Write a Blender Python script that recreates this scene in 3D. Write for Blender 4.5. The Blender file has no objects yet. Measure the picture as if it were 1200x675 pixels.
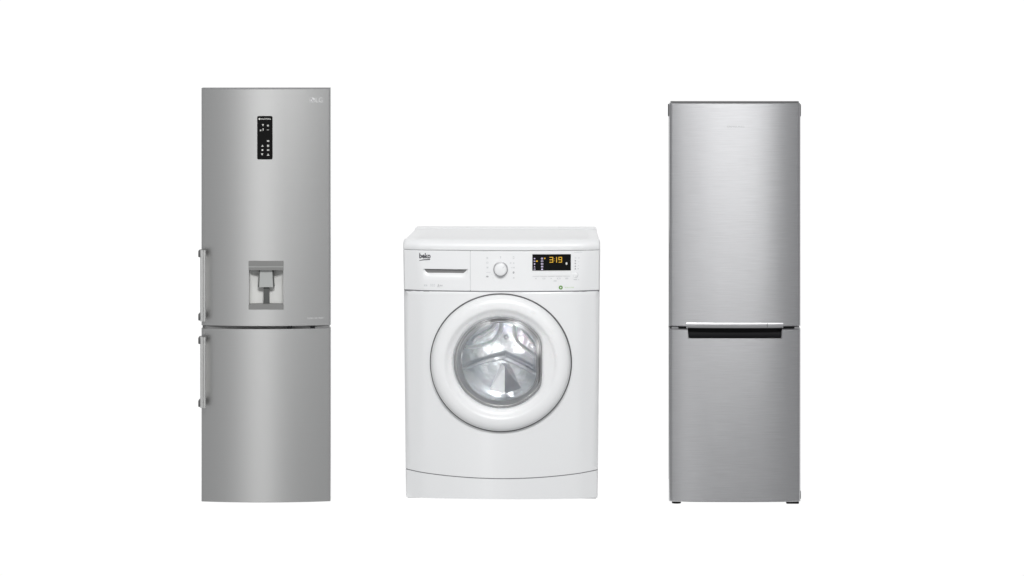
import bpy, bmesh, math, random
from math import sin, cos, pi, radians, sqrt
random.seed(7)
S = bpy.context.scene
C = S.collection
U = 0.004            # metres per photograph pixel at the front plane
CD = 16.0            # camera distance
# ------------------------------------------------------------------ camera
cam_d = bpy.data.cameras.new('camera'); cam = bpy.data.objects.new('camera', cam_d); C.objects.link(cam)
cam.location = (0.08, -CD, 2.724); cam.rotation_euler = (pi/2, 0, 0)
cam_d.sensor_width = 36; cam_d.lens = 120
cam_d.shift_x = -20/1200; cam_d.shift_y = -(337.5+94)/1200
cam_d.clip_start = 0.1; cam_d.clip_end = 200
S.camera = cam
# ------------------------------------------------------------------ studio light
W = bpy.data.worlds.new('World'); S.world = W; W.use_nodes = True
bg = W.node_tree.nodes['Background']
# added world gradient: white behind the appliances, dimmer where the steel doors reflect
_n = W.node_tree.nodes; _l = W.node_tree.links
_tc = _n.new('ShaderNodeTexCoord'); _sp = _n.new('ShaderNodeSeparateXYZ'); _l.new(_tc.outputs['Generated'], _sp.inputs[0])
_mr = _n.new('ShaderNodeMapRange'); _mr.interpolation_type = 'SMOOTHSTEP'; _mr.inputs[1].default_value = 0.25; _mr.inputs[2].default_value = 0.65
_l.new(_sp.outputs[1], _mr.inputs[0])
_mx = _n.new('ShaderNodeMix'); _mx.data_type = 'RGBA'; _l.new(_mr.outputs[0], _mx.inputs[0])
_mx.inputs[6].default_value = (0.40, 0.405, 0.41, 1); _mx.inputs[7].default_value = (1.02, 1.02, 1.02, 1)
_l.new(_mx.outputs[2], bg.inputs[0]); bg.inputs[1].default_value = 1.0
def softbox(name, loc, aim, sx, sy, power, grid=180):   # grid: honeycomb angle in degrees
    d = bpy.data.lights.new(name, 'AREA'); d.shape = 'RECTANGLE'; d.size = sx; d.size_y = sy; d.energy = power; d.spread = radians(grid)
    o = bpy.data.objects.new(name, d); C.objects.link(o); o.location = loc
    from mathutils import Vector
    o.rotation_euler = (Vector(aim)-Vector(loc)).to_track_quat('-Z', 'Y').to_euler()
    return o
softbox('softbox_strip_left',  (-2.20, -17.5, -0.9), (-1.15, 0, 0.9), 0.9, 6.0, 0.40, 16)
softbox('softbox_strip_right', ( 2.05, -17.5,  1.05), ( 1.08, 0,  2.25), 1.9, 3.0, 0.88, 12)
softbox('fill_wide_left',   (-3.30, -17.7, -0.9), (-1.15, 0, 0.9), 5.2, 6.0, 1.5, 17.5)  # added broad weak fill to widen the sheen on the left fridge
softbox('drum_fill_light',  ( 0.90, -14.0, 3.3), (-0.05, 0.1, 0.64), 0.10, 0.10, 0.30, 1.9)  # unseen lamp added to brighten the drum interior
softbox('softbox_overhead',    ( 0.00, -8.5, 6.6), ( 0.0, 0, 0.9), 3.0, 1.6, 690)
S.view_settings.view_transform = 'Standard'; S.view_settings.look = 'None'
S.view_settings.exposure = 0.0; S.view_settings.gamma = 1.0
S.view_settings.use_curve_mapping = False
S.cycles.max_bounces = 10; S.cycles.transparent_max_bounces = 12

# ------------------------------------------------------------------ materials
def mat(name, col, rough=0.4, metal=0.0, aniso=0.0, coat=0.0, spec=0.5, emit=None, es=1.0):
    m = bpy.data.materials.new(name); m.use_nodes = True
    n = m.node_tree.nodes; b = n['Principled BSDF']
    b.inputs['Base Color'].default_value = (*col, 1); b.inputs['Roughness'].default_value = rough
    b.inputs['Metallic'].default_value = metal; b.inputs['Coat Weight'].default_value = coat
    b.inputs['Specular IOR Level'].default_value = spec
    b.inputs['Anisotropic'].default_value = aniso; b.inputs['Anisotropic Rotation'].default_value = 0.25
    if emit: b.inputs['Emission Color'].default_value = (*emit, 1); b.inputs['Emission Strength'].default_value = es
    return m
def brushed(name, col, rough, aniso, var, bump, sx=2.0, sz=420.0):
    m = mat(name, col, rough, 1.0, aniso)
    nt = m.node_tree; n = nt.nodes; l = nt.links; b = n['Principled BSDF']
    tc = n.new('ShaderNodeTexCoord'); mp = n.new('ShaderNodeMapping'); mp.inputs['Scale'].default_value = (sx, sx, sz)
    l.new(tc.outputs['Object'], mp.inputs[0])
    no = n.new('ShaderNodeTexNoise'); no.inputs['Scale'].default_value = 1.0; no.inputs['Detail'].default_value = 5; no.inputs['Roughness'].default_value = 0.7
    l.new(mp.outputs[0], no.inputs['Vector'])
    mr = n.new('ShaderNodeMapRange'); mr.inputs[1].default_value = 0.3; mr.inputs[2].default_value = 0.7
    mr.inputs[3].default_value = 1-var; mr.inputs[4].default_value = 1+var
    l.new(no.outputs[0], mr.inputs[0])
    mx = n.new('ShaderNodeMix'); mx.data_type = 'RGBA'; mx.blend_type = 'MULTIPLY'; mx.inputs[0].default_value = 1
    mx.inputs[6].default_value = (*col, 1); l.new(mr.outputs[0], mx.inputs[7]); l.new(mx.outputs[2], b.inputs['Base Color'])
    bp = n.new('ShaderNodeBump'); bp.inputs['Strength'].default_value = bump; bp.inputs['Distance'].default_value = 0.001
    l.new(no.outputs[0], bp.inputs['Height']); l.new(bp.outputs[0], b.inputs['Normal'])
    tg = n.new('ShaderNodeTangent'); tg.direction_type = 'UV_MAP'; l.new(tg.outputs[0], b.inputs['Tangent'])
    return m
M = {}
M['steel']   = brushed('brushed_silver_steel', (0.575, 0.575, 0.57), 0.325, 0.2, 0.012, 0.02)
M['steel2']  = brushed('brushed_inox_steel', (0.495, 0.495, 0.505), 0.31, 0.35, 0.085, 0.14, 8.0, 420.0)
M['handle']  = mat('satin_handle_metal', (0.60, 0.60, 0.59), 0.4, 1.0)
M['chrome']  = mat('polished_trim_metal', (0.60, 0.60, 0.61), 0.42, 1.0)
M['bracket'] = mat('dark_grey_bracket', (0.10, 0.10, 0.10), 0.5)
M['cabgrey'] = mat('grey_cabinet_paint', (0.22, 0.22, 0.225), 0.5)
M['cabdark'] = mat('dark_grey_cabinet_paint', (0.045, 0.045, 0.048), 0.7, spec=0.25)
M['gasket']  = mat('grey_door_gasket', (0.20, 0.20, 0.20), 0.6)
M['black']   = mat('black_plastic', (0.006, 0.006, 0.007), 0.7, spec=0.25)
M['blackgl'] = mat('black_glass', (0.004, 0.004, 0.004), 0.35, spec=0.1)
M['icon']    = mat('lit_icon', (0.5, 0.5, 0.48), 0.5, emit=(0.9, 0.9, 0.85), es=0.25)
M['iconv']   = mat('violet_grey_icon', (0.5, 0.45, 0.6), 0.5, emit=(0.75, 0.65, 0.95), es=0.3)
M['amber']   = mat('amber_led', (0.5, 0.3, 0.02), 0.5, emit=(1.0, 0.56, 0.02), es=0.45)
M['logo']    = mat('pale_silver_logo', (0.65, 0.65, 0.65), 0.5, 0.0)
M['logo_d']  = mat('grey_silver_logo', (0.30, 0.30, 0.31), 0.45, 0.6)
M['dispm']   = mat('dispenser_grey_plastic', (0.22, 0.22, 0.215), 0.45)
M['dispw']   = mat('dispenser_pale_liner', (0.74, 0.74, 0.72), 0.35)
M['dispp']   = mat('dispenser_paddle_plastic', (0.42, 0.43, 0.42), 0.4)
M['dispd']   = mat('dispenser_dark_slot', (0.085, 0.088, 0.085), 0.5)
M['white']   = mat('white_enamel', (0.83, 0.835, 0.84), 0.28, coat=0.3)
M['whitep']  = mat('white_plastic', (0.85, 0.855, 0.86), 0.33)
M['line']    = mat('grey_shadow_gap', (0.22, 0.22, 0.23), 0.7)
M['ring']    = mat('dark_grey_gap_ring', (0.10, 0.10, 0.105), 0.45)
M['print']   = mat('grey_print', (0.45, 0.45, 0.46), 0.6)
M['printl']  = mat('pale_grey_print', (0.62, 0.63, 0.64), 0.6)
M['printd']  = mat('dark_print', (0.10, 0.10, 0.11), 0.6)
M['dialring']= mat('grey_metal_dial_ring', (0.55, 0.55, 0.56), 0.3, 0.9)
M['green']   = mat('green_print', (0.13, 0.30, 0.05), 0.6)
M['greenl']  = mat('pale_green_print', (0.55, 0.68, 0.45), 0.6)
M['rubber']  = mat('whitened_gasket_rubber', (0.90, 0.91, 0.93), 0.35)  # near-white instead of blue-grey, to brighten the rim behind the glass
M['drum']    = mat('polished_drum_steel', (0.93, 0.945, 0.96), 0.16, 0.6)
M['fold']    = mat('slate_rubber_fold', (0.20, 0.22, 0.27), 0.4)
M['rib']     = mat('whitened_rib_steel', (0.97, 0.975, 0.98), 0.3, 0.1)  # near-white base stands in for bright reflections on the steel ribs
M['drumm']   = mat('polished_lifter_steel', (0.86, 0.87, 0.89), 0.22, 1.0)
M['drumd']   = mat('satin_drum_steel', (0.86, 0.88, 0.90), 0.18, 0.75)
def glassy():
    m = bpy.data.materials.new('clear_porthole_glass'); m.use_nodes = True
    nt = m.node_tree; n = nt.nodes; l = nt.links
    for x in list(n):
        if x.type == 'BSDF_PRINCIPLED': n.remove(x)
    out = n['Material Output']; t = n.new('ShaderNodeBsdfTransparent'); t.inputs[0].default_value = (0.98, 0.99, 0.995, 1)
    g = n.new('ShaderNodeBsdfGlossy'); g.inputs['Roughness'].default_value = 0.05
    f = n.new('ShaderNodeFresnel'); f.inputs[0].default_value = 1.35
    mx = n.new('ShaderNodeMixShader'); l.new(f.outputs[0], mx.inputs[0]); l.new(t.outputs[0], mx.inputs[1]); l.new(g.outputs[0], mx.inputs[2])
    l.new(mx.outputs[0], out.inputs[0]); return m
def hammer(m, scale, dist):
    nt = m.node_tree; n = nt.nodes; l = nt.links
    tc = n.new('ShaderNodeTexCoord'); no = n.new('ShaderNodeTexNoise'); no.inputs['Scale'].default_value = scale; no.inputs['Detail'].default_value = 3
    l.new(tc.outputs['Object'], no.inputs['Vector'])
    bp = n.new('ShaderNodeBump'); bp.inputs['Strength'].default_value = 1.0; bp.inputs['Distance'].default_value = dist
    l.new(no.outputs[0], bp.inputs['Height']); l.new(bp.outputs[0], n['Principled BSDF'].inputs['Normal'])
hammer(M['drum'], 9, 0.009); hammer(M['drumd'], 6, 0.009); hammer(M['drumm'], 9, 0.006)
M['glass'] = glassy()
M['sweep'] = mat('glowing_white_floor', (0.05, 0.05, 0.05), 0.9, spec=0.0, emit=(1, 1, 1), es=1.0)  # emission added so floor and backdrop read pure white; not a lamp

# ------------------------------------------------------------------ mesh helpers
def link(name, bm, m, parent=None, sharp=35, smooth=True, recalc=True):
    if recalc: bmesh.ops.recalc_face_normals(bm, faces=bm.faces)
    uv = bm.loops.layers.uv.verify()
    for f in bm.faces:
        for lp in f.loops: lp[uv].uv = (lp.vert.co.x, lp.vert.co.z)
    me = bpy.data.meshes.new(name); bm.to_mesh(me); bm.free()
    if smooth:
        me.polygons.foreach_set('use_smooth', [True]*len(me.polygons))
        me.set_sharp_from_angle(angle=radians(sharp))
    me.materials.append(m)
    o = bpy.data.objects.new(name, me); C.objects.link(o)
    if parent: o.parent = parent
    return o
def empty(name, loc, rz, label, cat):
    o = bpy.data.objects.new(name, None); C.objects.link(o); o.location = loc; o.rotation_euler = (0, 0, rz)
    o['label'] = label; o['category'] = cat; o.empty_display_size = 0.1
    return o
def add_box(bm, x0, x1, y0, y1, z0, z1, bev=0.0, seg=2):
    b = bmesh.new()
    r = bmesh.ops.create_cube(b, size=1)
    for v in b.verts:
        v.co = ((x0+x1)/2+v.co.x*(x1-x0), (y0+y1)/2+v.co.y*(y1-y0), (z0+z1)/2+v.co.z*(z1-z0))
    if bev: bmesh.ops.bevel(b, geom=b.edges[:], offset=bev, segments=seg, affect='EDGES', profile=0.5)
    merge(bm, b)
def merge(bm, b):
    mp = {}
    for v in b.verts: mp[v] = bm.verts.new(v.co)
    for f in b.faces:
        try: bm.faces.new([mp[v] for v in f.verts])
        except ValueError: pass
    b.free()
def box(name, x0, x1, y0, y1, z0, z1, m, parent, bev=0.0):
    bm = bmesh.new(); add_box(bm, x0, x1, y0, y1, z0, z1, bev); return link(name, bm, m, parent)
def add_prism(bm, pts, f, thick, back=None):
    """closed outline pts (x,z) as a thin slab following front surface f(x,z) (offset toward viewer by thick)"""
    fr = [bm.verts.new((x, f(x, z)-thick, z)) for x, z in pts]
    bk = [bm.verts.new((x, (f(x, z)+0.001) if back is None else back, z)) for x, z in pts]
    bm.faces.new(fr); bm.faces.new(bk[::-1])
    n = len(pts)
    for i in range(n): bm.faces.new((fr[i], fr[(i+1) % n], bk[(i+1) % n], bk[i]))
def rrect(x0, x1, z0, z1, r, n=6):
    P = []
    for cx, cz, a in ((x1-r, z1-r, 0), (x0+r, z1-r, 90), (x0+r, z0+r, 180), (x1-r, z0+r, 270)):
        for k in range(n+1):
            t = radians(a+90*k/n); P.append((cx+r*cos(t), cz+r*sin(t)))
    return P
def slab(name, grid2d, faces, f, back, m, parent, sharp=35, wallsub=1):
    """front sheet from 2-D verts + faces at y=f(x,z), flat back at y=back, walls round every open edge"""
    bm = bmesh.new()
    fr = [bm.verts.new((x, f(x, z), z)) for x, z in grid2d]
    bk = [bm.verts.new((x, back, z)) for x, z in grid2d]
    cnt = {}
    for q in faces:
        bm.faces.new([fr[i] for i in q]); bm.faces.new([bk[i] for i in reversed(q)])
        for a, b in zip(q, q[1:]+q[:1]):
            k = (min(a, b), max(a, b)); cnt[k] = cnt.get(k, 0)+1
    for (a, b), c in cnt.items():
        if c == 1: bm.faces.new((fr[a], fr[b], bk[b], bk[a]))
    for v in [v for v in bm.verts if not v.link_faces]: bm.verts.remove(v)
    return link(name, bm, m, parent, sharp)
def axis(a, b, n, edge=0.0, extra=()):
    """n even stops a..b, plus dense stops inside edge at both ends, plus extra lines"""
    s = [a+(b-a)*i/n for i in range(n+1)]
    if edge:
        for k in range(1, 6):
            d = edge*(k/5)**1.0*1.0; s += [a+d, b-d]
    s += list(extra)
    s = sorted(s); out = [s[0]]
    for v in s[1:]:
        if v-out[-1] > 1e-4: out.append(v)
        elif v in extra: out[-1] = v
    out[0] = a; out[-1] = b
    return out
def gridpanel(name, x0, x1, z0, z1, f, back, m, parent, hole=None, corner=0.0, edge=0.008, nx=24, nz=16, corners='tb', sharp=35, warp=None):
    ex = [hole[0], hole[1]] if hole else []; ez = [hole[2], hole[3]] if hole else []
    xs = axis(x0, x1, nx, edge, ex); zs = axis(z0, z1, nz, edge, ez)
    if corner:
        xs = axis(x0, x1, nx, max(edge, corner), ex); zs = axis(z0, z1, nz, max(edge, corner), ez)
    pts = []
    for z in zs:
        for x in xs:
            X, Z = x, z
            if corner:
                dx = max(x0+corner-x, x-(x1-corner), 0)/corner; dz = 0
                if 't' in corners: dz = max(dz, (z-(z1-corner))/corner)
                if 'b' in corners: dz = max(dz, (z0+corner-z)/corner)
                if dx > 0 and dz > 0:
                    nx_ = dx*sqrt(1-dz*dz/2); nz_ = dz*sqrt(1-dx*dx/2)
                    X = (x0+corner-nx_*corner) if x < (x0+x1)/2 else (x1-corner+nx_*corner)
                    Z = (z1-corner+nz_*corner) if z > (z0+z1)/2 else (z0+corner-nz_*corner)
            if warp: X, Z = warp(X, Z)
            pts.append((X, Z))
    W_ = len(xs); F = []
    for j in range(len(zs)-1):
        for i in range(W_-1):
            if hole:
                mx, mz = (xs[i]+xs[i+1])/2, (zs[j]+zs[j+1])/2
                if hole[0] < mx < hole[1] and hole[2] < mz < hole[3]: continue
            a = j*W_+i; F.append([a, a+1, a+W_+1, a+W_])
    return slab(name, pts, F, f, back, m, parent, sharp)
def roll(d, r):
    """how far a surface falls back at distance d from an edge of rounding radius r"""
    if d >= r: return 0.0
    d = max(d, 0.0); return r-sqrt(max(r*r-(r-d)**2, 0))
def text(name, body, x0, x1, z0, z1, f, m, parent, off=0.0012, bold=0.0, align_h=True):
    cu = bpy.data.curves.new('t', 'FONT'); cu.body = body; cu.size = 1; cu.extrude = 0.0; cu.offset = bold; cu.resolution_u = 4
    to = bpy.data.objects.new('t', cu); C.objects.link(to)
    dg = bpy.context.evaluated_depsgraph_get(); dg.update()
    me = bpy.data.meshes.new_from_object(to.evaluated_get(dg))
    bpy.data.objects.remove(to)
    bm = bmesh.new(); bm.from_mesh(me); bpy.data.meshes.remove(me)
    a = min(v.co.x for v in bm.verts); b = max(v.co.x for v in bm.verts)
    c = min(v.co.y for v in bm.verts); d = max(v.co.y for v in bm.verts)
    bmesh.ops.solidify(bm, geom=bm.faces[:], thickness=0.02)
    for v in bm.verts:
        x = x0+(v.co.x-a)/(b-a)*(x1-x0); z = z0+(v.co.y-c)/(d-c)*(z1-z0)
        front = v.co.z > 0.001 or v.co.z < -0.001
        v.co = (x, f(x, z)-(off if front else off*0.3), z)
    return link(name, bm, m, parent, smooth=False)

def mark(name, c, w, h, f, kind, m, parent):
    bm = bmesh.new(); glyph(bm, c[0], c[1], w, h, f, kind); return link(name, bm, m, parent, smooth=False)

class Px:
    """photo pixels -> an object's own x,z for a point at depth y (own frame) """
    def __init__(s, cx, y0): s.y0 = y0; s.cx = 0.08+(cx-620)*U*(CD+y0)/CD
    def x(s, px, y=0.0): return 0.08+(px-620)*U*(CD+s.y0+y)/CD-s.cx
    def z(s, py, y=0.0): return 2.724-(py+94)*U*(CD+s.y0+y)/CD
    def p(s, px, py, y=0.0): return s.x(px, y), s.z(py, y)

# ------------------------------------------------------------------ the white sweep
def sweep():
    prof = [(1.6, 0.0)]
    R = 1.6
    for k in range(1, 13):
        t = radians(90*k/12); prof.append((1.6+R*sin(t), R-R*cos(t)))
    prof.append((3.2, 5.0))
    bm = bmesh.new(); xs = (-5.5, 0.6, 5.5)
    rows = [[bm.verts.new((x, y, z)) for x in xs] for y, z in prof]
    front = [bm.verts.new((x, y, 0)) for x, y in ((-5.5, 0.06), (0.6, 0.06), (0.6, -0.093), (5.5, -0.093))]  # front edge cut back to keep the floor's glow off the washer
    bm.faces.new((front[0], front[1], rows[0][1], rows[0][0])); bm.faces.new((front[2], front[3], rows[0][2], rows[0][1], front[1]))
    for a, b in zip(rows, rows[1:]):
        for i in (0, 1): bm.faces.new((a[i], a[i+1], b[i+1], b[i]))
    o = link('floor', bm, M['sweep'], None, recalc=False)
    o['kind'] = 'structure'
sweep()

# ================================================================== LEFT FRIDGE FREEZER
P = Px(311.6, -0.03)
LW = 0.302
fl = empty('fridge_freezer', (P.cx, -0.03, 0), radians(0.6),
           'silver fridge freezer with water dispenser, black touch display and two bar handles', 'fridge freezer')
def f_l(x, z): return -0.034*(1-(x/LW)**2)
ZT = P.z(103.4); ZG1 = P.z(381.2); ZG0 = P.z(384.6); ZB = 0.003
def f_door(z0, z1, r=0.006):
    def f(x, z):
        return f_l(x, z)+roll(LW-abs(x), r)+roll(min(z-z0, z1-z), 0.0012)
    return f
box('cabinet', -0.285, 0.262, 0.066, 0.60, 0.02, ZT-0.045, M['cabgrey'], fl, 0.004)
# upper door with dispenser opening
ud_f = f_door(ZG1, ZT)
dx0, dx1 = P.x(292.3), P.x(332.5); dz0, dz1 = P.z(361.6), P.z(305.0)
ud = gridpanel('refrigerator_door', -LW, LW, ZG1, ZT, ud_f, 0.060, M['steel'], fl, hole=(dx0, dx1, dz0, dz1), edge=0.006, nx=40, nz=20)
ld_f = f_door(ZB, ZG0)
ld = gridpanel('freezer_door', -LW, LW, ZB, ZG0, ld_f, 0.060, M['steel'], fl, edge=0.006, nx=40, nz=14)
# hinge strip and gaskets seen in the gap between the doors
box('door_gasket', -LW+0.006, LW-0.006, 0.0, 0.055, ZG0-0.004, ZG1+0.004, M['gasket'], fl, 0.001)
for px in (339.5, 366.5):
    box('door_stop', P.x(px-2.6), P.x(px+2.6), f_l(P.x(px), 0)+0.002, 0.01, ZG0-0.001, ZG1-0.002, M['black'], fl, 0.001)
bm = bmesh.new(); add_box(bm, P.x(368.5), P.x(384.0), 0.006, 0.03, ZG0-0.003, ZG1-0.006, 0.001)
link('middle_hinge', bm, M['handle'], fl)
tc = bmesh.new(); rows = []
for k in range(41):
    x = (LW-0.0015)*(2*k/40-1); y = f_l(x, 0)-0.0003
    rows.append([tc.verts.new((x, y, ZT-0.0032)), tc.verts.new((x, y, ZT+0.0008)), tc.verts.new((x, 0.059, ZT+0.0008)), tc.verts.new((x, 0.059, ZT-0.0032))])
for a, b in zip(rows, rows[1:]):
    for j in range(4): tc.faces.new((a[j], a[(j+1) % 4], b[(j+1) % 4], b[j]))
tc.faces.new(rows[0]); tc.faces.new(rows[-1][::-1])
link('door_top_strip', tc, M['cabgrey'], ud)  # grey strip added to hide the bright reflection along the door's top
# black display
cp = bmesh.new(); add_prism(cp, rrect(P.x(302.0), P.x(320.0), P.z(186.2), P.z(135.4), 0.007), f_l, 0.003)
link('control_display', cp, M['blackgl'], ud)
def glyph(bm, cx, cz, w, h, f, kind):
    q = lambda a, b, c, d: add_prism(bm, [(cx+a*w, cz+c*h), (cx+b*w, cz+c*h), (cx+b*w, cz+d*h), (cx+a*w, cz+d*h)], f, 0.0008)
    if kind == 0: q(-.5, .5, .25, .5); q(-.5, .5, -.12, .12); q(-.5, .5, -.5, -.25)
    elif kind == 1: q(-.5, -.2, -.5, .5); q(.2, .5, -.5, .5); q(-.2, .2, -.12, .12)
    elif kind == 2: q(-.5, .5, .2, .5); q(-.2, .2, -.5, .2)
    elif kind == 3:
        add_prism(bm, [(cx+.5*w*cos(t*pi/4), cz+.5*h*sin(t*pi/4)) for t in range(8)], f, 0.0008)
    elif kind == 4: q(-.5, .5, -.5, -.2); q(-.15, .15, -.2, .5)
    elif kind == 5: q(-.5, .5, -.2, .2)
    elif kind == 6:
        q(-.5, -.3, -.5, .5); q(.3, .5, -.5, .5); q(-.3, .3, .3, .5); q(-.3, .3, -.5, -.3)
fd = lambda x, z: f_l(x, z)-0.003
ic = bmesh.new()
glyph(ic, *P.p(304.8, 138.8), 0.009, 0.009, fd, 3)
for k in range(7): glyph(ic, *P.p(307.6+k*1.6, 138.8), 0.0045, 0.0065, fd, [1, 4, 6, 2, 6, 1, 4][k])
for px, py, w, h, k in ((308.8, 146.0, .010, .010, 2), (314.6, 146.6, .010, .008, 0), (306.0, 152.2, .007, .009, 1), (309.0, 151.4, .007, .012, 2),
                        (314.6, 151.6, .012, .005, 5), (314.8, 164.6, .013, .008, 0), (308.2, 170.2, .012, .009, 4), (314.8, 170.2, .010, .012, 1),
                        (308.2, 175.2, .010, .010, 3), (314.8, 175.2, .011, .009, 1), (307.8, 180.2, .012, .009, 2), (314.8, 180.6, .013, .010, 4)):
    mark('display_icon', P.p(px, py), w*0.85, h*0.85, fd, k, M['icon'], ud)
link('display_heading', ic, M['icon'], ud, smooth=False)
# round emblem + letters at top right
lg = bmesh.new()
cx, cz = P.p(366.2, 117.0)
def arc(bm, cx, cz, r0, r1, a0, a1, f, off, n=20):
    pts = [(cx+r1*cos(radians(a0+(a1-a0)*k/n)), cz+r1*sin(radians(a0+(a1-a0)*k/n))) for k in range(n+1)]
    pts += [(cx+r0*cos(radians(a1+(a0-a1)*k/n)), cz+r0*sin(radians(a1+(a0-a1)*k/n))) for k in range(n+1)]
    for i in range(n):
        a, b, c, d = pts[i], pts[i+1], pts[2*n+1-i-1], pts[2*n+1-i]
        add_prism(bm, [a, b, c, d], f, off)
add_prism(lg, [(cx+0.0125*cos(t*pi/12), cz+0.0125*sin(t*pi/12)) for t in range(24)], f_l, 0.0008)
link('logo_badge', lg, M['logo'], ud, smooth=False)
lg = bmesh.new(); f2 = lambda x, z: f_l(x, z)-0.0008
arc(lg, cx, cz, 0.0085, 0.0105, 90, 360, f2, 0.0006)
for a in ((-0.002, 0.0008, -0.005, 0.006), (-0.002, 0.0045, -0.005, -0.003), (0.003, 0.0095, -0.001, 0.001)):
    add_prism(lg, [(cx+a[0], cz+a[2]), (cx+a[1], cz+a[2]), (cx+a[1], cz+a[3]), (cx+a[0], cz+a[3])], f2, 0.0006)
add_prism(lg, [(cx-0.005+0.0016*cos(t*pi/4), cz+0.005+0.0016*sin(t*pi/4)) for t in range(8)], f2, 0.0006)
link('logo_emblem_lines', lg, M['logo_d'], ud, smooth=False)
text('logo_letters', 'LG', P.x(370.2), P.x(378.2), P.z(120.0), P.z(114.2), f_l, M['logo'], ud)
# faint lettering at lower right of the upper door (too small to read)
ft = bmesh.new()
for k in range(13):
    if k in (5, 8): continue
    glyph(ft, *P.p(361.0+k*1.45, 372.6), 0.0042, 0.006, f_l, [2, 6, 2, 1, 4, 0, 1, 6, 0, 2, 1, 6, 2][k])
link('small_lettering', ft, M['logo'], ud, smooth=False)
# water dispenser
dp = bpy.data.objects.new('water_dispenser', None); C.objects.link(dp); dp.parent = fl
def liner():
    bm = bmesh.new(); n = 24; z0, z1 = dz0+0.001, dz1-0.001
    xa, xb = dx0+0.0008, dx1-0.0008
    rows = []
    for z in (z0, z1):
        row = []
        for k in range(n+1):
            t = pi*k/n
            x = (xa+xb)/2-(xb-xa)/2*cos(t); y = f_l(x, z)*0+(-0.016)+0.040*sin(t)**0.8
            row.append(bm.verts.new((x, y, z)))
        rows.append(row)
    for a in range(n): bm.faces.new((rows[0][a], rows[0][a+1], rows[1][a+1], rows[1][a]))
    bm.faces.new(rows[0][::-1]); bm.faces.new(rows[1])
    link('recess_liner', bm, M['dispw'], dp, recalc=False, sharp=60)
liner()
bm = bmesh.new(); add_prism(bm, rrect(P.x(291.9), P.x(332.9), P.z(315.6), P.z(304.8), 0.003), f_l, 0.004, back=0.03); link('dispenser_head', bm, M['dispm'], dp)
bm = bmesh.new(); add_prism(bm, rrect(P.x(292.0), P.x(332.6), P.z(312.2), P.z(311.4), 0.0012), lambda x, z: f_l(x, z)-0.004, 0.001); link('dispenser_groove', bm, M['dispp'], dp)
bm = bmesh.new(); add_prism(bm, rrect(P.x(291.9), P.x(332.9), P.z(361.8), P.z(355.6), 0.003), f_l, 0.004, back=0.03); link('drip_tray', bm, M['dispm'], dp)
bm = bmesh.new(); add_prism(bm, [P.p(304.0, 336.0), P.p(320.2, 336.0), P.p(319.2, 315.6), P.p(304.9, 315.6)], lambda x, z: -0.012, 0.006, back=0.03); link('dispenser_paddle', bm, M['dispp'], dp)
for s in (-1, 1):
    bm = bmesh.new(); c = 312.1
    add_prism(bm, [P.p(c+s*8.0, 336), P.p(c+s*9.6, 336), P.p(c+s*8.4, 315.6), P.p(c+s*7.2, 315.6)], lambda x, z: -0.008, 0.004, back=0.034); link('paddle_side_slot', bm, M['dispd'], dp)
bm = bmesh.new(); add_prism(bm, [P.p(308.7, 356), P.p(315.7, 356), P.p(315.2, 336.2), P.p(309.1, 336.2)], lambda x, z: 0.0, 0.004, back=0.03); link('water_chute', bm, M['dispd'], dp)
# bar handles
def bar_handle(pyt, pyb):
    xa, xb = P.x(235.9), P.x(242.4)
    h = bmesh.new()
    zt, zb = P.z(pyt), P.z(pyb)
    prof = [(xa, -0.040), (xa, -0.058), (xa+0.003, -0.061), (xa+0.013, -0.061), (xa+0.0145, -0.057), (xa+0.0165, -0.057), (xa+0.018, -0.063), (xb-0.002, -0.063), (xb, -0.060), (xb, -0.040)]
    vs = [[h.verts.new((x, y, z)) for x, y in prof] for z in (zb, zt)]
    n = len(prof)
    for i in range(n): h.faces.new((vs[0][i], vs[0][(i+1) % n], vs[1][(i+1) % n], vs[1][i]))
    h.faces.new(vs[0]); h.faces.new(vs[1])
    ho = link('door_handle', h, M['handle'], fl, sharp=20)
    for za, zc in ((zt-0.002, zt-0.034), (zb+0.034, zb+0.002)):
        box('handle_bracket', P.x(233.3), P.x(238.0), -0.048, 0.012, zc, za, M['bracket'], ho, 0.004)
    return ho
bar_handle(291.8, 374.8); bar_handle(393.2, 475.8)

# ================================================================== RIGHT FRIDGE FREEZER
P = Px(861.2, -0.09)
RW = 0.3065
fr = empty('fridge_freezer', (P.cx, -0.09, 0), radians(-0.3),
           'brushed inox fridge freezer with black recessed grip across its middle', 'fridge freezer')
def f_r(x, z): return -0.008*(1-(x/RW)**2)-0.011*(1-(x/RW)**4) + roll(RW-abs(x), 0.012)
RT = P.z(120.2); RG1 = P.z(382.4); RG0 = P.z(385.4); RB = 0.012
def fr_door(z0, z1):
    return lambda x, z: f_r(x, z)+roll(min(z-z0, z1-z), 0.005)
gx0, gx1 = P.x(805.8), P.x(916.2); gz0 = P.z(396.0)
box('cabinet', -RW+0.0185, RW-0.010, 0.062, 0.60, 0.018, RT-0.045, M['cabdark'], fr, 0.004)
rd = gridpanel('refrigerator_door', -RW, RW, RG1, RT, fr_door(RG1, RT), 0.055, M['steel2'], fr, corner=0.012, corners='t', edge=0.022, nx=36, nz=18)
# lower door with grip notch in its top edge
notch = (gx0, gx1, gz0, RG0)
zf = gridpanel('freezer_door', -RW, RW, RB, RG0, fr_door(RB, RG0), 0.055, M['steel2'], fr, hole=(gx0, gx1, gz0, RG0+0.01), edge=0.022, nx=36, nz=16)
box('door_gasket', -RW+0.006, RW-0.006, 0.008, 0.050, RG0-0.003, RG1+0.003, M['black'], fr, 0.001)
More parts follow.
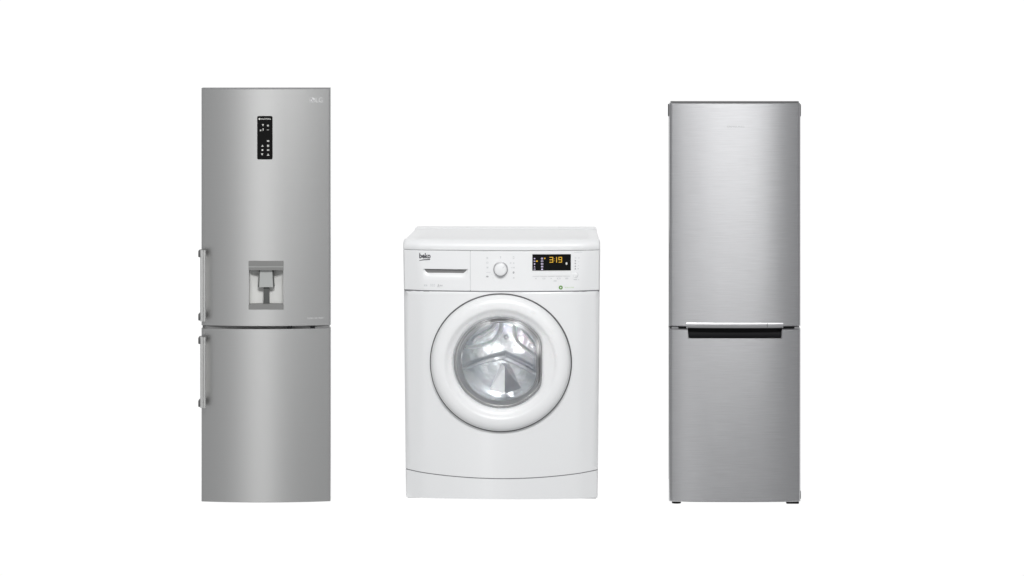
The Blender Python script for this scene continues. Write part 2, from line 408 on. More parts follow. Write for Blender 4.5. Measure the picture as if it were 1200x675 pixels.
# dark top cap and side caps
def capstrip():
    bm = bmesh.new(); n = 30; rows = []
    for k in range(n+1):
        x = -RW+0.008+(2*RW-0.016)*k/n; y = f_r(x, 0)+0.004
        rows.append([bm.verts.new((x, y, RT-0.0005)), bm.verts.new((x, y, RT+0.0045)), bm.verts.new((x, 0.055, RT+0.0045)), bm.verts.new((x, 0.055, RT-0.0005))])
    for a, b in zip(rows, rows[1:]):
        for j in range(4): bm.faces.new((a[j], a[(j+1) % 4], b[(j+1) % 4], b[j]))
    bm.faces.new(rows[0]); bm.faces.new(rows[-1][::-1])
    link('door_top_strip', bm, M['bracket'], rd)
capstrip()
for s in (-1, 1):
    box('corner_cap', s*RW-0.0035 if s < 0 else RW-0.0015, s*RW+0.0015 if s < 0 else RW+0.0025, 0.012, 0.056, P.z(136.5), P.z(122.5), M['cabdark'], rd, 0.0012)
text('logo_letters', 'SAMSUNG', P.x(851.8), P.x(872.0), P.z(149.1), P.z(147.2), f_r, M['logo_d'], rd, off=0.0006)
# grip: black scooped pocket + bright lip
def pocket():
    bm = bmesh.new(); n = 14; e = 0.0006
    x0, x1 = gx0+e, gx1-e; zt = RG1-0.0015
    # side profile from front lower edge scooping back and up
    prof = [(gz0+0.0008, f_r(0, 0)-0.0005), (gz0+0.0020, f_r(0, 0)+0.006)]
    for k in range(1, n+1):
        t = k/n*pi/2; prof.append((gz0+0.002+0.040*(1-cos(t)), f_r(0, 0)+0.006+0.036*sin(t)))
    prof.append((zt, prof[-1][1]))
    prof = [(min(z, zt), y) for z, y in prof]
    L = [bm.verts.new((x0, y, z)) for z, y in prof]; R = [bm.verts.new((x1, y, z)) for z, y in prof]
    for i in range(len(prof)-1): bm.faces.new((L[i], R[i], R[i+1], L[i+1]))
    tl = bm.verts.new((x0, prof[0][1], zt)); tr = bm.verts.new((x1, prof[0][1], zt))
    bm.faces.new(L+[tl]); bm.faces.new((R+[tr])[::-1])
    link('grip_recess', bm, M['black'], zf, recalc=False)
    for s, gx in ((-1, gx0), (1, gx1)):   # rounded lower corners of the pocket
        q = bmesh.new(); r = 0.008; t_in = 0.003; pts = [(gx, gz0-0.0005), (gx-s*(t_in+r), gz0-0.0005)]
        for k in range(7):
            t = radians(270-75*k/6) if s < 0 else radians(270+75*k/6)
            pts.append((gx-s*(t_in+r)+r*cos(t), gz0+r+r*sin(t)))
        pts.append((gx, RG0-0.001))
        add_prism(q, pts, lambda x, z: f_r(x, z)-0.0012, 0.0, back=0.03)
        link('grip_corner', q, M['steel2'], zf)
pocket()
def lip():
    bm = bmesh.new(); x0, x1 = P.x(804.2), P.x(917.6); n = 30
    zt, zb = P.z(377.6), P.z(384.2); rows = []
    prof = [(zt, 0.001), (zt, -0.0045), (zt-0.0015, -0.006), (zt-0.009, -0.0062), (zb+0.012, -0.0055), (zb+0.003, -0.002), (zb, 0.001), (zb, 0.006)]
    for k in range(n+1):
        x = x0+(x1-x0)*k/n
        rows.append([bm.verts.new((x, f_r(x, 0)+dy, z)) for z, dy in prof])
    m_ = len(prof)
    for a, b in zip(rows, rows[1:]):
        for j in range(m_): bm.faces.new((a[j], a[(j+1) % m_], b[(j+1) % m_], b[j]))
    bm.faces.new(rows[0]); bm.faces.new(rows[-1][::-1])
    ho = link('grip_trim', bm, M['chrome'], rd, sharp=50)
    g = bmesh.new(); add_prism(g, [(x0-0.001, zt-0.0005), (x1+0.001, zt-0.0005), (x1+0.001, zt+0.0012), (x0-0.001, zt+0.0012)], lambda x, z: f_r(x0, 0)*0-0.0182, 0.0, back=0.0)
    g.free()
    q = bmesh.new(); x = P.x(898.8)
    add_box(q, x-0.002, x+0.002, f_r(x, 0)-0.0112, f_r(x, 0)+0.003, zb+0.004, zt-0.001, 0.0005)
    link('trim_joint', q, M['logo_d'], ho)
lip()
# hinges in gap
for px0, px1 in ((787, 795), (931, 937)):
    box('middle_hinge', P.x(px0), P.x(px1), 0.004, 0.03, RG0-0.001, RG1-0.003, M['cabgrey'], fr, 0.001)
# feet
def foot(pa, pb, flat):
    bm = bmesh.new()
    if flat: add_box(bm, P.x(pa), P.x(pb), 0.004, 0.075, 0.0005, 0.022, 0.004)
    else:
        r = bmesh.ops.create_cone(bm, cap_ends=True, segments=28, radius1=(P.x(pb)-P.x(pa))/2, radius2=(P.x(pb)-P.x(pa))/2*0.92, depth=0.022)
        for v in bm.verts: v.co = (v.co.x+(P.x(pa)+P.x(pb))/2, v.co.y+0.03, v.co.z+0.0115)
    link('foot', bm, M['black'], fr)
foot(787.6, 798.4, False); foot(921.5, 936.5, True)
bm = bmesh.new(); add_box(bm, RW-0.002, RW+0.002, 0.012, 0.05, P.z(585), P.z(576), 0.001); link('lower_hinge_cover', bm, M['cabdark'], fr)

# ================================================================== WASHING MACHINE
P = Px(587.6, 0.03)
wm = empty('washing_machine', (P.cx, 0.03, 0), radians(-1.5),
           'white front-loading washing machine with round porthole door and lit amber display', 'washing machine')
ZL = P.z(293.2)     # top of panel
ZS = P.z(341.0)     # panel / front seam
ZK = P.z(551.6)     # kick seam at sides
def hw(z): return 0.4515+0.0120*max(0, min(1, z/ZL))
def cen(z):         # where the side facets start
    t = (z-ZS)/(ZL-ZS); return 0.367+(0.028*max(0, min(1, t)) if t > 0 else 0)
def f_w(x, z):
    a = abs(x); c = cen(z); h = hw(z)
    y = -0.026*(1-min(a/c, 1)**2)
    if a > c-0.012:
        d = a-(c-0.012); y += 0.40*d*d/(2*0.024) if d < 0.024 else 0.40*(d-0.012)
    return y+roll(h-a, 0.008)
def wp(u, z): return u*hw(z)/0.46, z
# cabinet shell: open-fronted box narrower towards the back
def cabinet():
    bm = bmesh.new(); D = 0.66
    vs = []
    for y, s in ((0.055, 1.0), (D, 0.955)):
        for x, z in ((-1, 0.012), (1, 0.012), (1, ZL), (-1, ZL)):
            vs.append(bm.verts.new((x*(hw(z)-0.001)*s, y, z)))
    bm.faces.new((vs[0], vs[1], vs[5], vs[4])); bm.faces.new((vs[1], vs[2], vs[6], vs[5]))
    bm.faces.new((vs[2], vs[3], vs[7], vs[6])); bm.faces.new((vs[3], vs[0], vs[4], vs[7])); bm.faces.new((vs[4], vs[5], vs[6], vs[7]))
    bmesh.ops.recalc_face_normals(bm, faces=bm.faces)
    link('cabinet', bm, M['white'], wm, recalc=False)
cabinet()
DC = P.p(587.0, 424.8, -0.02)         # porthole centre
RO = 0.3295; EZ = 0.974
def polar_front():
    cx, cz = DC; x0, x1, z1 = -0.46, 0.46, ZS-0.0025
    def kz(x): return ZK-0.034*(1-(x/0.46)**2)+0.003
    angs = [2*pi*k/120 for k in range(120)]
    for c in ((x0, kz(x0)), (x1, kz(x1)), (x0, z1), (x1, z1)): angs.append(math.atan2(c[1]-cz, c[0]-cx) % (2*pi))
    angs = sorted(set(angs)); pts = []; NR = 16
    for a in angs:
        dx, dz = cos(a), sin(a); lo, hi = 0.0, 2.0
        for _ in range(40):
            m_ = (lo+hi)/2; X, Z = cx+dx*m_, cz+dz*m_
            if x0 <= X <= x1 and kz(max(-.46, min(.46, X))) <= Z <= z1: lo = m_
            else: hi = m_
        R1 = lo; R0 = 0.29
        for k in range(NR+1):
            t = k/NR; r = R0+(R1-R0)*t
            pts.append(wp(cx+dx*r, cz+dz*r))
    F = []; n = len(angs)
    for i in range(n):
        j = (i+1) % n
        for k in range(NR): F.append([i*(NR+1)+k, i*(NR+1)+k+1, j*(NR+1)+k+1, j*(NR+1)+k])
    return slab('front_panel', pts, F, lambda x, z: f_w(x, z)+roll(z1-z, 0.003), 0.05, M['white'], wm, sharp=40)
polar_front()
# kick plate with curved top edge
box('base_frame', -0.444, 0.444, 0.045, 0.6, 0.0, 0.012, M['printl'], wm)
def kick():
    xs = axis(-0.46, 0.46, 40, 0.008); rows = 6; pts = []
    for j in range(rows+1):
        for x in xs:
            top = ZK-0.034*(1-(x/0.46)**2)-0.0015; pts.append(wp(x, 0.007+(top-0.007)*j/rows))
    n = len(xs); F = [[j*n+i, j*n+i+1, (j+1)*n+i+1, (j+1)*n+i] for j in range(rows) for i in range(n-1)]
    slab('kick_plate', pts, F, lambda x, z: f_w(x, z)+0.001, 0.05, M['white'], wm, sharp=40)
    pts = []
    for j in range(2):
        for x in xs:
            pts.append(wp(x*0.995, ZK-0.034*(1-(x/0.46)**2)+(-0.004 if j == 0 else 0.006)))
    F = [[i, i+1, n+i+1, n+i] for i in range(n-1)]
    slab('seam_shadow_strip', pts, F, lambda x, z: f_w(x, z)+0.004, 0.05, M['line'], wm)
kick()
# seams (recessed dark strips behind the gaps)
def strip(name, z0, z1, dy, m):
    xs = axis(-0.455, 0.455, 40, 0.008); pts = [wp(x, z) for z in (z0, z1) for x in xs]; n = len(xs)
    slab(name, pts, [[i, i+1, n+i+1, n+i] for i in range(n-1)], lambda x, z: f_w(x, z)+dy, 0.05, m, wm)
strip('seam_strip', ZS-0.006, ZS+0.006, 0.003, M['line'])
strip('lid_seam_strip', ZL-0.006, ZL+0.006, 0.003, M['line'])
# control panel: right part and drawer (left part)
xd = P.x(551.6)
pf = lambda x, z: f_w(x, z)+roll(min(z-(ZS+0.002), (ZL-0.0012)-z), 0.002)
hx0, hx1, hz0, hz1 = P.x(496.5), P.x(548.5), P.z(327.5), P.z(315.2)
gridpanel('control_panel', xd+0.001, 0.46, ZS+0.002, ZL-0.0012, pf, 0.05, M['whitep'], wm, edge=0.008, nx=30, nz=8, warp=wp, sharp=40)
dr = gridpanel('detergent_drawer', -0.46, xd-0.001, ZS+0.002, ZL-0.0012, pf, 0.05, M['whitep'], wm, hole=(hx0, hx1, hz0, hz1), edge=0.008, nx=30, nz=8, warp=wp, sharp=40)
box('drawer_gap', xd-0.004, xd+0.004, -0.018, 0.04, ZS+0.003, ZL-0.003, M['printl'], wm)
# drawer grip: scooped pocket rising from lower lip into dark slot
def scoop():
    bm = bmesh.new(); e = 0.0045; n = 12; nx = 24; rows = []
    for k in range(nx+1):
        x = hx0-e+(hx1-hx0+2*e)*k/nx; y0 = f_w(x, 0.9)+0.0007; row = []
        ed = max(0.0, min(1.0, min(x-hx0, hx1-x)/0.03+0.15))
        for j in range(n+1):
            t = j/n; z = hz0+(hz1-hz0)*t; row.append(bm.verts.new((x, y0+0.030*ed*t**2.2, z)))
        row.append(bm.verts.new((x, y0+0.0015, hz1+0.0008)))
        rows.append(row)
    for a, b in zip(rows, rows[1:]):
        for j in range(len(a)-1): bm.faces.new((a[j], b[j], b[j+1], a[j+1]))
    for r in (rows[0], rows[-1]): bm.faces.new(r)
    link('grip_scoop', bm, M['whitep'], dr, sharp=50)
    q = bmesh.new()
    za, zb = P.z(319.8), P.z(315.4)
    add_prism(q, [(hx0+0.012, za), (hx1-0.006, za), (hx1-0.001, zb), (hx0+0.001, zb)], lambda x, z: f_w(x, z)+0.010, 0.0, back=0.032)
    link('grip_slot', q, M['gasket'], dr)
scoop()
# writing on drawer
text('logo_letters', 'beko', P.x(491.2), P.x(504.6), P.z(302.9), P.z(296.6), f_w, M['printd'], dr, bold=0.035)
bm = bmesh.new()
pts = [P.p(491.4, 305.0), P.p(497.5, 303.9), P.p(504.0, 303.4), P.p(504.0, 304.6), P.p(497.5, 305.0), P.p(491.4, 305.8)]
add_prism(bm, pts, f_w, 0.001); link('logo_underline', bm, M['printd'], dr, smooth=False)
bm = bmesh.new()
for px in (497.6, 499.8): glyph(bm, *P.p(px, 334.6), 0.006, 0.010, f_w, 1)
for px in (505.0, 507.0, 509.0): glyph(bm, *P.p(px, 334.2), 0.005, 0.011, f_w, 6)
link('capacity_markings', bm, M['printl'], dr, smooth=False)
text('energy_class_mark', 'A++', P.x(512.6), P.x(518.8), P.z(336.6), P.z(332.6), f_w, M['print'], dr)
# program dial
dc = P.p(586.9, 315.2, -0.02)
def lathe(name, prof, c, m, parent, n=64, sx=1.0, sz=1.0, sharp=35, cap0=False, cap1=False):
    bm = bmesh.new(); rows = []
    for r, y in prof:
        rows.append([bm.verts.new((c[0]+r*sx*cos(2*pi*k/n), y, c[1]+r*sz*sin(2*pi*k/n))) for k in range(n)])
    for a, b in zip(rows, rows[1:]):
        for k in range(n): bm.faces.new((a[k], a[(k+1) % n], b[(k+1) % n], b[k]))
    if cap0: bm.faces.new(rows[0])
    if cap1: bm.faces.new(rows[-1][::-1])
    return link(name, bm, m, parent, sharp=sharp)
yd = f_w(dc[0], dc[1])
kn = lathe('program_dial', [(0.0300, yd+0.001), (0.0300, yd-0.003), (0.0298, yd-0.018), (0.0290, yd-0.024), (0.0275, yd-0.027), (0.024, yd-0.0285)], dc, M['whitep'], wm, cap1=True, sharp=50)
lathe('dial_collar', [(0.0350, yd+0.001), (0.0345, yd-0.006), (0.0325, yd-0.012), (0.0298, yd-0.0135)], dc, M['dialring'], kn)
bm = bmesh.new(); a = radians(38)
for r in (0.018, ):
    add_prism(bm, [(dc[0]+r*cos(a)-0.004*sin(a)*k1+0.006*cos(a)*k2, dc[1]+r*sin(a)+0.0015*cos(a)*k1+0.006*sin(a)*k2) for k1, k2 in ((-.5, -1), (.5, -1), (.5, 1), (-.5, 1))], lambda x, z: yd-0.0285, 0.0006)
link('dial_pointer', bm, M['printl'], kn, smooth=False)
# program marks around the dial
bm = bmesh.new(); bmd = bmesh.new()
for px, py, w, h, k, dk in ((571.2, 302.2, .007, .010, 1, 0), (571.2, 307.8, .009, .008, 6, 0), (571.4, 313.4, .009, .007, 0, 0), (572.5, 319.0, .020, .004, 5, 0), (571.2, 324.0, .013, .008, 3, 1),
                            (586.8, 301.6, .006, .010, 2, 0), (602.0, 301.8, .007, .012, 6, 0), (598.6, 308.0, .006, .008, 1, 0), (602.2, 308.2, .006, .006, 0, 0), (602.2, 313.4, .009, .007, 1, 0), (599.6, 313.6, .004, .006, 5, 0),
                            (602.0, 319.2, .009, .011, 3, 2), (602.2, 325.4, .007, .006, 0, 0), (578.0, 325.6, .008, .003, 5, 0), (576.5, 321.2, .006, .003, 5, 0)):
    mark('program_mark', P.p(px, py, -0.02), w, h, f_w, k, M['printl'] if dk == 0 else M['print'], wm)
bm.free(); bmd.free()
# display
sx0, sx1, sz0, sz1 = P.x(624.0), P.x(669.0), P.z(316.9, -.02), P.z(297.9, -.02)
bm = bmesh.new()
cols = [sx0+(sx1-sx0)*k/12 for k in range(13)]
add = []
ds = slab('display_screen', [(x, z) for z in (sz0, sz1) for x in cols], [[i, i+1, 13+i+1, 13+i] for i in range(12)], lambda x, z: f_w(x, z)-0.0022, 0.0, M['blackgl'], wm)
bm.free()
fs = lambda x, z: f_w(x, z)-0.0022
SEG = {'a': ((0, 1), (1, 1)), 'b': ((1, 1), (1, .5)), 'c': ((1, .5), (1, 0)), 'd': ((0, 0), (1, 0)), 'e': ((0, .5), (0, 0)), 'f': ((0, 1), (0, .5)), 'g': ((0, .5), (1, .5))}
DIG = {'3': 'abgcd', '1': 'bc', '9': 'abcdfg'}
bm = bmesh.new(); t_ = 0.0018
def digit(ch, px, py0, py1, w):
    x0 = P.x(px, -.02); x1 = P.x(px+w, -.02); z0 = P.z(py1, -.02); z1 = P.z(py0, -.02)
    for s_ in DIG[ch]:
        (a, b), (c, d) = SEG[s_]; xa, xb = x0+(x1-x0)*min(a, c), x0+(x1-x0)*max(a, c); za, zb = z0+(z1-z0)*min(b, d), z0+(z1-z0)*max(b, d)
        add_prism(bm, [(xa-t_/1.3, za-t_/1.3), (xb+t_/1.3, za-t_/1.3), (xb+t_/1.3, zb+t_/1.3), (xa-t_/1.3, zb+t_/1.3)], fs, 0.0006+0.0001*(ord(s_)-97))
digit('3', 644.4, 301.4, 307.2, 3.6); digit('1', 650.4, 301.4, 307.2, 2.0); digit('9', 655.0, 301.4, 307.2, 3.4)
for py in (303.2, 305.6): glyph(bm, *P.p(650.0, py, -.02), 0.0026, 0.0032, fs, 5)
link('time_digits', bm, M['amber'], ds, smooth=False)
bm = bmesh.new(); bv = bmesh.new()
for k in range(5):
    py = 302.8+k*3.15
    mark('indicator_icon', P.p(626.6, py, -.02), 0.007, 0.006, fs, [3, 1, 3, 4, 6][k], M['iconv'], ds)
    mark('indicator_icon', P.p(635.4, py, -.02), 0.010, 0.007, fs, [0, 6, 1, 0, 3][k], M['iconv'], ds)
bm.free(); bv.free()
mark('indicator_light', P.p(629.4, 305.8, -.02), 0.008, 0.007, fs, 3, M['amber'], ds); mark('indicator_light', P.p(638.6, 302.6, -.02), 0.006, 0.007, fs, 3, M['amber'], ds)
bm = bmesh.new(); c = P.p(664.0, 308.8, -.02); glyph(bm, *c, 0.009, 0.013, fs, 3); link('child_lock_icon', bm, M['icon'], ds, smooth=False)
# five flat buttons under the display
for k in range(5):
    xa = P.x(624.2+k*8.95, -.02); xb = P.x(624.2+(k+1)*8.95-0.7, -.02)
    z0, z1 = P.z(323.4, -.02), P.z(318.3, -.02)
    bm = bmesh.new(); add_prism(bm, rrect(xa, xb, z0, z1, 0.002, 2), f_w, 0.0022); b = link('push_button', bm, M['whitep'], wm, sharp=50)
    bm = bmesh.new(); add_prism(bm, [(xa, z0-0.0026), (xb, z0-0.0026), (xb, z0-0.0006), (xa, z0-0.0006)], f_w, 0.0006); link('button_edge', bm, M['printl'], b, smooth=False)
for px, w, k in ((628.2, .006, 1), (637.5, .012, 6), (646.0, .007, 5), (654.8, .016, 6), (664.2, .014, 0)): mark('button_symbol', P.p(px, 326.3, -.02), w, 0.007, f_w, k, M['printl'], wm)
mark('button_symbol', P.p(650.6, 329.2, -.02), 0.014, 0.005, f_w, 0, M['printl'], wm)
for px, py, k in ((678.2, 307.0, 5), (678.0, 311.4, 5), (677.6, 315.0, 3), (674.6, 302.4, 6), (678.4, 302.4, 6), (678.0, 328.0, 5)): mark('progress_symbol', P.p(px, py, -.02), 0.006, 0.005, f_w, k, M['printl'], wm)
mark('button_symbol', P.p(674.2, 327.8, -.02), 0.016, 0.004, f_w, 0, M['printl'], wm)
bm = bmesh.new()
for k in range(8): glyph(bm, *P.p(673.4+k*1.2, 295.6, -.02), 0.0035, 0.0045, f_w, [1, 4, 6, 0, 6, 2, 1, 6][k])
link('small_lettering', bm, M['printl'], wm, smooth=False)
for py in (305.8, 308.8, 312.2, 315.2): mark('progress_mark', P.p(674.3, py, -.02), 0.007, 0.0075, f_w, 3, M['print'], wm)
c = P.p(674.4, 322.3, -.02); y = f_w(*c)
b = lathe('start_button', [(0.0120, y+0.001), (0.0115, y-0.003), (0.009, y-0.004)], c, M['whitep'], wm, n=32, cap1=True)
lathe('button_rim', [(0.0132, y+0.001), (0.0132, y-0.001), (0.0118, y-0.0012)], c, M['printl'], b, n=32)
c = P.p(657.2, 337.0, -.02); bm = bmesh.new(); arc(bm, c[0], c[1], 0.0035, 0.0095, 0, 360, f_w, 0.0008, 28)
link('green_round_mark', bm, M['green'], wm, smooth=False)
bm = bmesh.new()
for k in range(8): glyph(bm, *P.p(662.6+k*1.35, 337.0, -.02), 0.0038, 0.005, f_w, [0, 6, 1, 4, 6, 2, 1, 0][k])
link('green_lettering', bm, M['greenl'], wm, smooth=False)
# lid
def lid():
    D = 0.70; zb = ZL+0.001; zt = P.z(281.0)
    xs = axis(-0.4645, 0.4645, 44, 0.012); rows = []
    prof = [(0.0, zb), (-0.002, zb+0.003), (-0.003, zb+(zt-zb)*0.35)]
    for k in range(1, 11):
        t = radians(90*k/10); prof.append((-0.003+0.040*(1-cos(t)), zb+(zt-zb)*0.35+(zt-zb)*0.65*sin(t)))
    prof += [(0.045, zt), (0.052, zt-0.004), (0.60, zt-0.004), (0.608, zt+0.003), (D-0.03, zt+0.003), (D, zt-0.006), (D, zb)]
    bm = bmesh.new()
    for x in xs:
        row = []
        for d, z in prof:
            fade = max(0.0, 1-d/0.25)
            a = 0.4645-abs(x)
            y = d+(f_w(x*0.995, ZL))*fade if d < 0.25 else d
            sc = 1-0.052*max(0, y)/D
            side = roll(a, 0.012)*0.9 if z > zb+0.012 else 0
            row.append(bm.verts.new((x*sc, y, z-side)))
        rows.append(row)
    n = len(prof)
    for a, b in zip(rows, rows[1:]):
        for j in range(n): bm.faces.new((a[j], a[(j+1) % n], b[(j+1) % n], b[j]))
    bm.faces.new(rows[0]); bm.faces.new(rows[-1][::-1])
    link('top_lid', bm, M['whitep'], wm, sharp=30)
lid()
# porthole door
XC = P.x(635.6)-DC[0]
def inner(a, r):
    c = cos(a)
    if c <= 0.01: return r
    b = (XC+(r-0.224)*0.6)/c; return (r**-26+b**-26)**(-1/26)
def ring_mesh(name, prof, m, parent, n=128, sharp=40, follow=False, clip=0.245, cap=False):
    """prof: (radius, y); radii below clip follow the flat-sided opening"""
    bm = bmesh.new(); rows = []
    for r, y in prof:
        row = []
        for k in range(n):
            a = 2*pi*k/n; rr = r
            if r < clip: rr = min(r, inner(a, r))
            x = DC[0]+rr*cos(a); z = DC[1]+rr*sin(a)*EZ
            yy = f_w(x, z)+0.001 if (follow and y is None) else y
            row.append(bm.verts.new((x, yy, z)))
        rows.append(row)
    for a, b in zip(rows, rows[1:]):
        for k in range(n): bm.faces.new((a[k], a[(k+1) % n], b[(k+1) % n], b[k]))
    if cap: bm.faces.new(rows[-1])
    return link(name, bm, m, parent, sharp=sharp)
pd = ring_mesh('porthole_door', [(RO-0.003, None), (RO-0.001, -0.034), (RO-0.003, -0.045), (RO-0.010, -0.056), (RO-0.022, -0.064), (0.292, -0.069), (0.270, -0.070), (0.262, -0.069),
                                (0.256, -0.064), (0.246, -0.056), (0.2425, -0.054), (0.234, -0.051), (0.228, -0.046), (0.224, -0.038), (0.222, -0.020)], M['whitep'], wm, follow=True, sharp=50)
def gap_ring():
    bm = bmesh.new(); n = 128; rows = []
    for r, d in ((RO+0.0045, 0.001), (RO+0.0045, -0.004), (RO+0.0010, -0.008), (RO-0.004, -0.008), (RO-0.004, 0.001)):
        rows.append([])
        for k in range(n):
            a = 2*pi*k/n; x = DC[0]+r*cos(a); z = DC[1]+r*sin(a)*EZ; rows[-1].append(bm.verts.new((x, f_w(x, z)+d, z)))
    for a, b in zip(rows, rows[1:]):
        for k in range(n): bm.faces.new((a[k], a[(k+1) % n], b[(k+1) % n], b[k]))
    link('door_gap_ring', bm, M['ring'], pd)  # dark colour stands in for the shaded gap round the door
gap_ring()
# glass bowl
gl = [(0.2235, -0.034), (0.219, -0.030), (0.214, -0.018), (0.206, 0.010), (0.196, 0.036), (0.180, 0.056), (0.155, 0.068), (0.11, 0.076), (0.06, 0.080), (0.01, 0.081)]
ring_mesh('porthole_glass', gl, M['glass'], pd, cap=True, sharp=60)
ring_mesh('door_gasket', [(0.2225, -0.022), (0.2195, 0.000), (0.2205, 0.012), (0.214, 0.016), (0.212, 0.026), (0.217, 0.034), (0.216, 0.055)], M['rubber'], wm, clip=0.30, sharp=25)
# drum
dm = lathe('drum', [(0.222, 0.055), (0.236, 0.057), (0.262, 0.075), (0.268, 0.10), (0.268, 0.29), (0.266, 0.320)], DC, M['drum'], wm, n=96, sz=EZ, sharp=40)
lathe('drum_back_wall', [(0.266, 0.300), (0.262, 0.305), (0.235, 0.315), (0.20, 0.310), (0.14, 0.302), (0.06, 0.295), (0.004, 0.293)], DC, M['drumd'], dm, n=96, sz=EZ, cap1=True)
def tube(bm, pts, r, n=8, flat=1.0, y0=0.303):
    rows = []
    for i, (x, z) in enumerate(pts):
        xa, za = pts[max(i-1, 0)]; xb, zb = pts[min(i+1, len(pts)-1)]
        L = math.hypot(xb-xa, zb-za) or 1; nx_, nz_ = -(zb-za)/L, (xb-xa)/L
        rows.append([bm.verts.new((x+nx_*r*cos(2*pi*k/n), y0-r*flat*sin(2*pi*k/n), z+nz_*r*cos(2*pi*k/n))) for k in range(n)])
    for a, b in zip(rows, rows[1:]):
        for k in range(n): bm.faces.new((a[k], a[(k+1) % n], b[(k+1) % n], b[k]))
    bm.faces.new(rows[0]); bm.faces.new(rows[-1][::-1])
def dpt(px, py): return P.x(px, 0.28), P.z(py, 0.28)
def curve(ps, n=8):
    out = []
    for i in range(len(ps)-1):
        p0 = ps[max(i-1, 0)]; p1 = ps[i]; p2 = ps[i+1]; p3 = ps[min(i+2, len(ps)-1)]
        for k in range(n):
            t = k/n
            out.append(tuple(0.5*((2*p1[j])+(-p0[j]+p2[j])*t+(2*p0[j]-5*p1[j]+4*p2[j]-p3[j])*t*t+(-p0[j]+3*p1[j]-3*p2[j]+p3[j])*t**3) for j in (0, 1)))
    out.append(ps[-1]); return [dpt(*q) for q in out]
for cv in ([(536, 404), (549, 408), (566, 404), (577, 399), (584, 388), (585, 378)],
           [(552, 401), (557, 396), (568, 390), (576, 384), (579, 377)],
           [(601, 378), (602, 392), (606, 402), (618, 412), (630, 422)],
           [(611, 386), (617, 395), (624, 403), (631, 400)]):
    bm = bmesh.new(); tube(bm, curve(cv), 0.0095, flat=1.5); link('pressed_rib', bm, M['rib'], dm)
# wedge shaped arms on the drum's back wall
def arm(name, c0, c1, w0, w1, h, m):
    bm = bmesh.new(); p = curve([c0, ((c0[0]+c1[0])/2+0, (c0[1]+c1[1])/2-1.5), c1]); rows = []
    for i, (x, z) in enumerate(p):
        t = i/(len(p)-1); w = w0+(w1-w0)*t
        xa, za = p[max(i-1, 0)]; xb, zb = p[min(i+1, len(p)-1)]; L = math.hypot(xb-xa, zb-za); nx_, nz_ = -(zb-za)/L, (xb-xa)/L
        rows.append([bm.verts.new((x+nx_*w*s, 0.305-h*q*(1-0.25*t), z+nz_*w*s)) for s, q in ((-1, 0), (-.8, .55), (-.35, .95), (.2, 1), (.6, .8), (1, 0))])
    for a, b in zip(rows, rows[1:]):
        for k in range(5): bm.faces.new((a[k], a[k+1], b[k+1], b[k]))
    bm.faces.new(rows[0]); bm.faces.new(rows[-1][::-1])
    link(name, bm, m, dm, sharp=30)
arm('lifter_arm', (592, 416), (538, 432), 0.024, 0.012, 0.09, M['drumm'])
arm('lifter_arm', (588, 416), (637, 443), 0.026, 0.018, 0.09, M['drumm'])
# paddle on the lower drum wall
def paddle(a, wd, m, h=0.055):
    bm = bmesh.new(); rows = []
    for y, q in ((0.11, 0.15), (0.13, 0.8), (0.19, 1.0), (0.26, 1.0), (0.295, 0.9)):
        row = []
        for s, r in ((-1, 0), (-.45, .9), (0, 1), (.45, .9), (1, 0)):
            rr = 0.268-h*q*r; aa = a+s*wd
            row.append(bm.verts.new((DC[0]+rr*cos(aa), y, DC[1]+rr*sin(aa)*EZ)))
        rows.append(row)
    for p_, q_ in zip(rows, rows[1:]):
        for k in range(4): bm.faces.new((p_[k], p_[k+1], q_[k+1], q_[k]))
    bm.faces.new(rows[0]); bm.faces.new(rows[-1][::-1])
    link('drum_paddle', bm, m, dm, sharp=30)
paddle(radians(-82), 0.20, M['drumd']); paddle(radians(38), 0.20, M['drumd']); paddle(radians(158), 0.20, M['drumd'])
lathe('drum_hub', [(0.012, 0.297), (0.011, 0.285), (0.006, 0.281), (0.001, 0.280)], dpt(591, 395), M['drum'], dm, n=40, cap1=True)

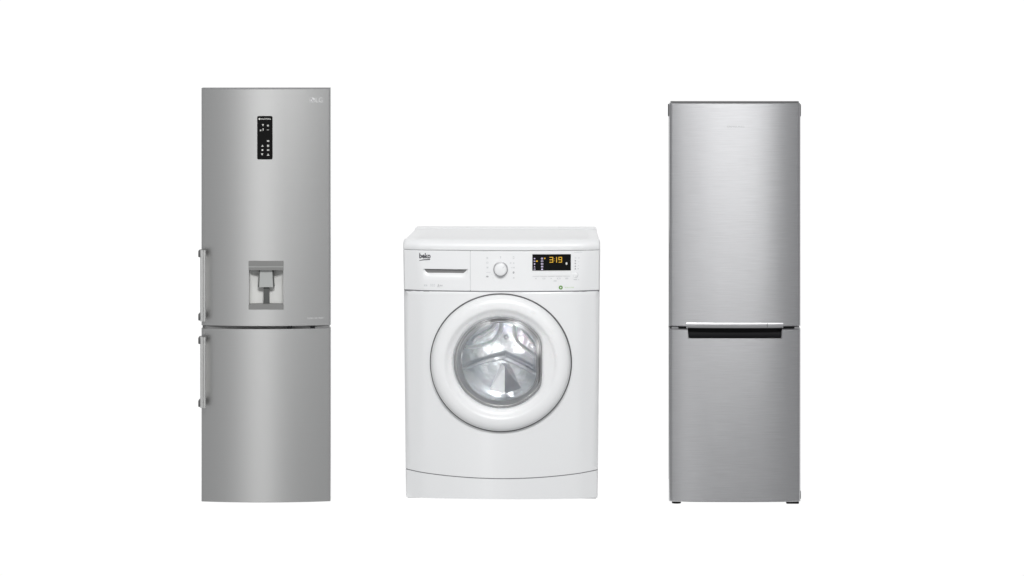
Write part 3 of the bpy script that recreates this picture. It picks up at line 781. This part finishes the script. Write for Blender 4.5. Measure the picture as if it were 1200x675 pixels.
# triangular foot of the lifter on the back wall
bm = bmesh.new(); A = dpt(590, 428); L_ = dpt(572, 457); Mi = dpt(590, 460); R_ = dpt(609, 455)
v = [bm.verts.new((A[0], 0.235, A[1])), bm.verts.new((L_[0], 0.295, L_[1])), bm.verts.new((Mi[0], 0.225, Mi[1])), bm.verts.new((R_[0], 0.295, R_[1])), bm.verts.new((A[0]-0.02, 0.30, A[1]+0.01)), bm.verts.new((A[0]+0.02, 0.30, A[1]+0.01))]
bm.free()
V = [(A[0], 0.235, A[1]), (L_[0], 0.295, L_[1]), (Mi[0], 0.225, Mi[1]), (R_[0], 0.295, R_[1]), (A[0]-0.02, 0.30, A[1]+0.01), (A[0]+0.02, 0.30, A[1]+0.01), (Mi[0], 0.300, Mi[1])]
for quads, m_ in ((((0, 1, 2), (0, 4, 1), (1, 2, 6)), 'rib'), (((0, 2, 3), (0, 3, 5), (0, 5, 4), (2, 3, 6)), 'drumm')):  # pale left face and darker right face paint in the light and reflection
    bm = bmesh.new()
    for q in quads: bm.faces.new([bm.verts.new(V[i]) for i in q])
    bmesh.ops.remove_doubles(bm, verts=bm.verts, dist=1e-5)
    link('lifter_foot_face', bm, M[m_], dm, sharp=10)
# rubber folds low behind the glass
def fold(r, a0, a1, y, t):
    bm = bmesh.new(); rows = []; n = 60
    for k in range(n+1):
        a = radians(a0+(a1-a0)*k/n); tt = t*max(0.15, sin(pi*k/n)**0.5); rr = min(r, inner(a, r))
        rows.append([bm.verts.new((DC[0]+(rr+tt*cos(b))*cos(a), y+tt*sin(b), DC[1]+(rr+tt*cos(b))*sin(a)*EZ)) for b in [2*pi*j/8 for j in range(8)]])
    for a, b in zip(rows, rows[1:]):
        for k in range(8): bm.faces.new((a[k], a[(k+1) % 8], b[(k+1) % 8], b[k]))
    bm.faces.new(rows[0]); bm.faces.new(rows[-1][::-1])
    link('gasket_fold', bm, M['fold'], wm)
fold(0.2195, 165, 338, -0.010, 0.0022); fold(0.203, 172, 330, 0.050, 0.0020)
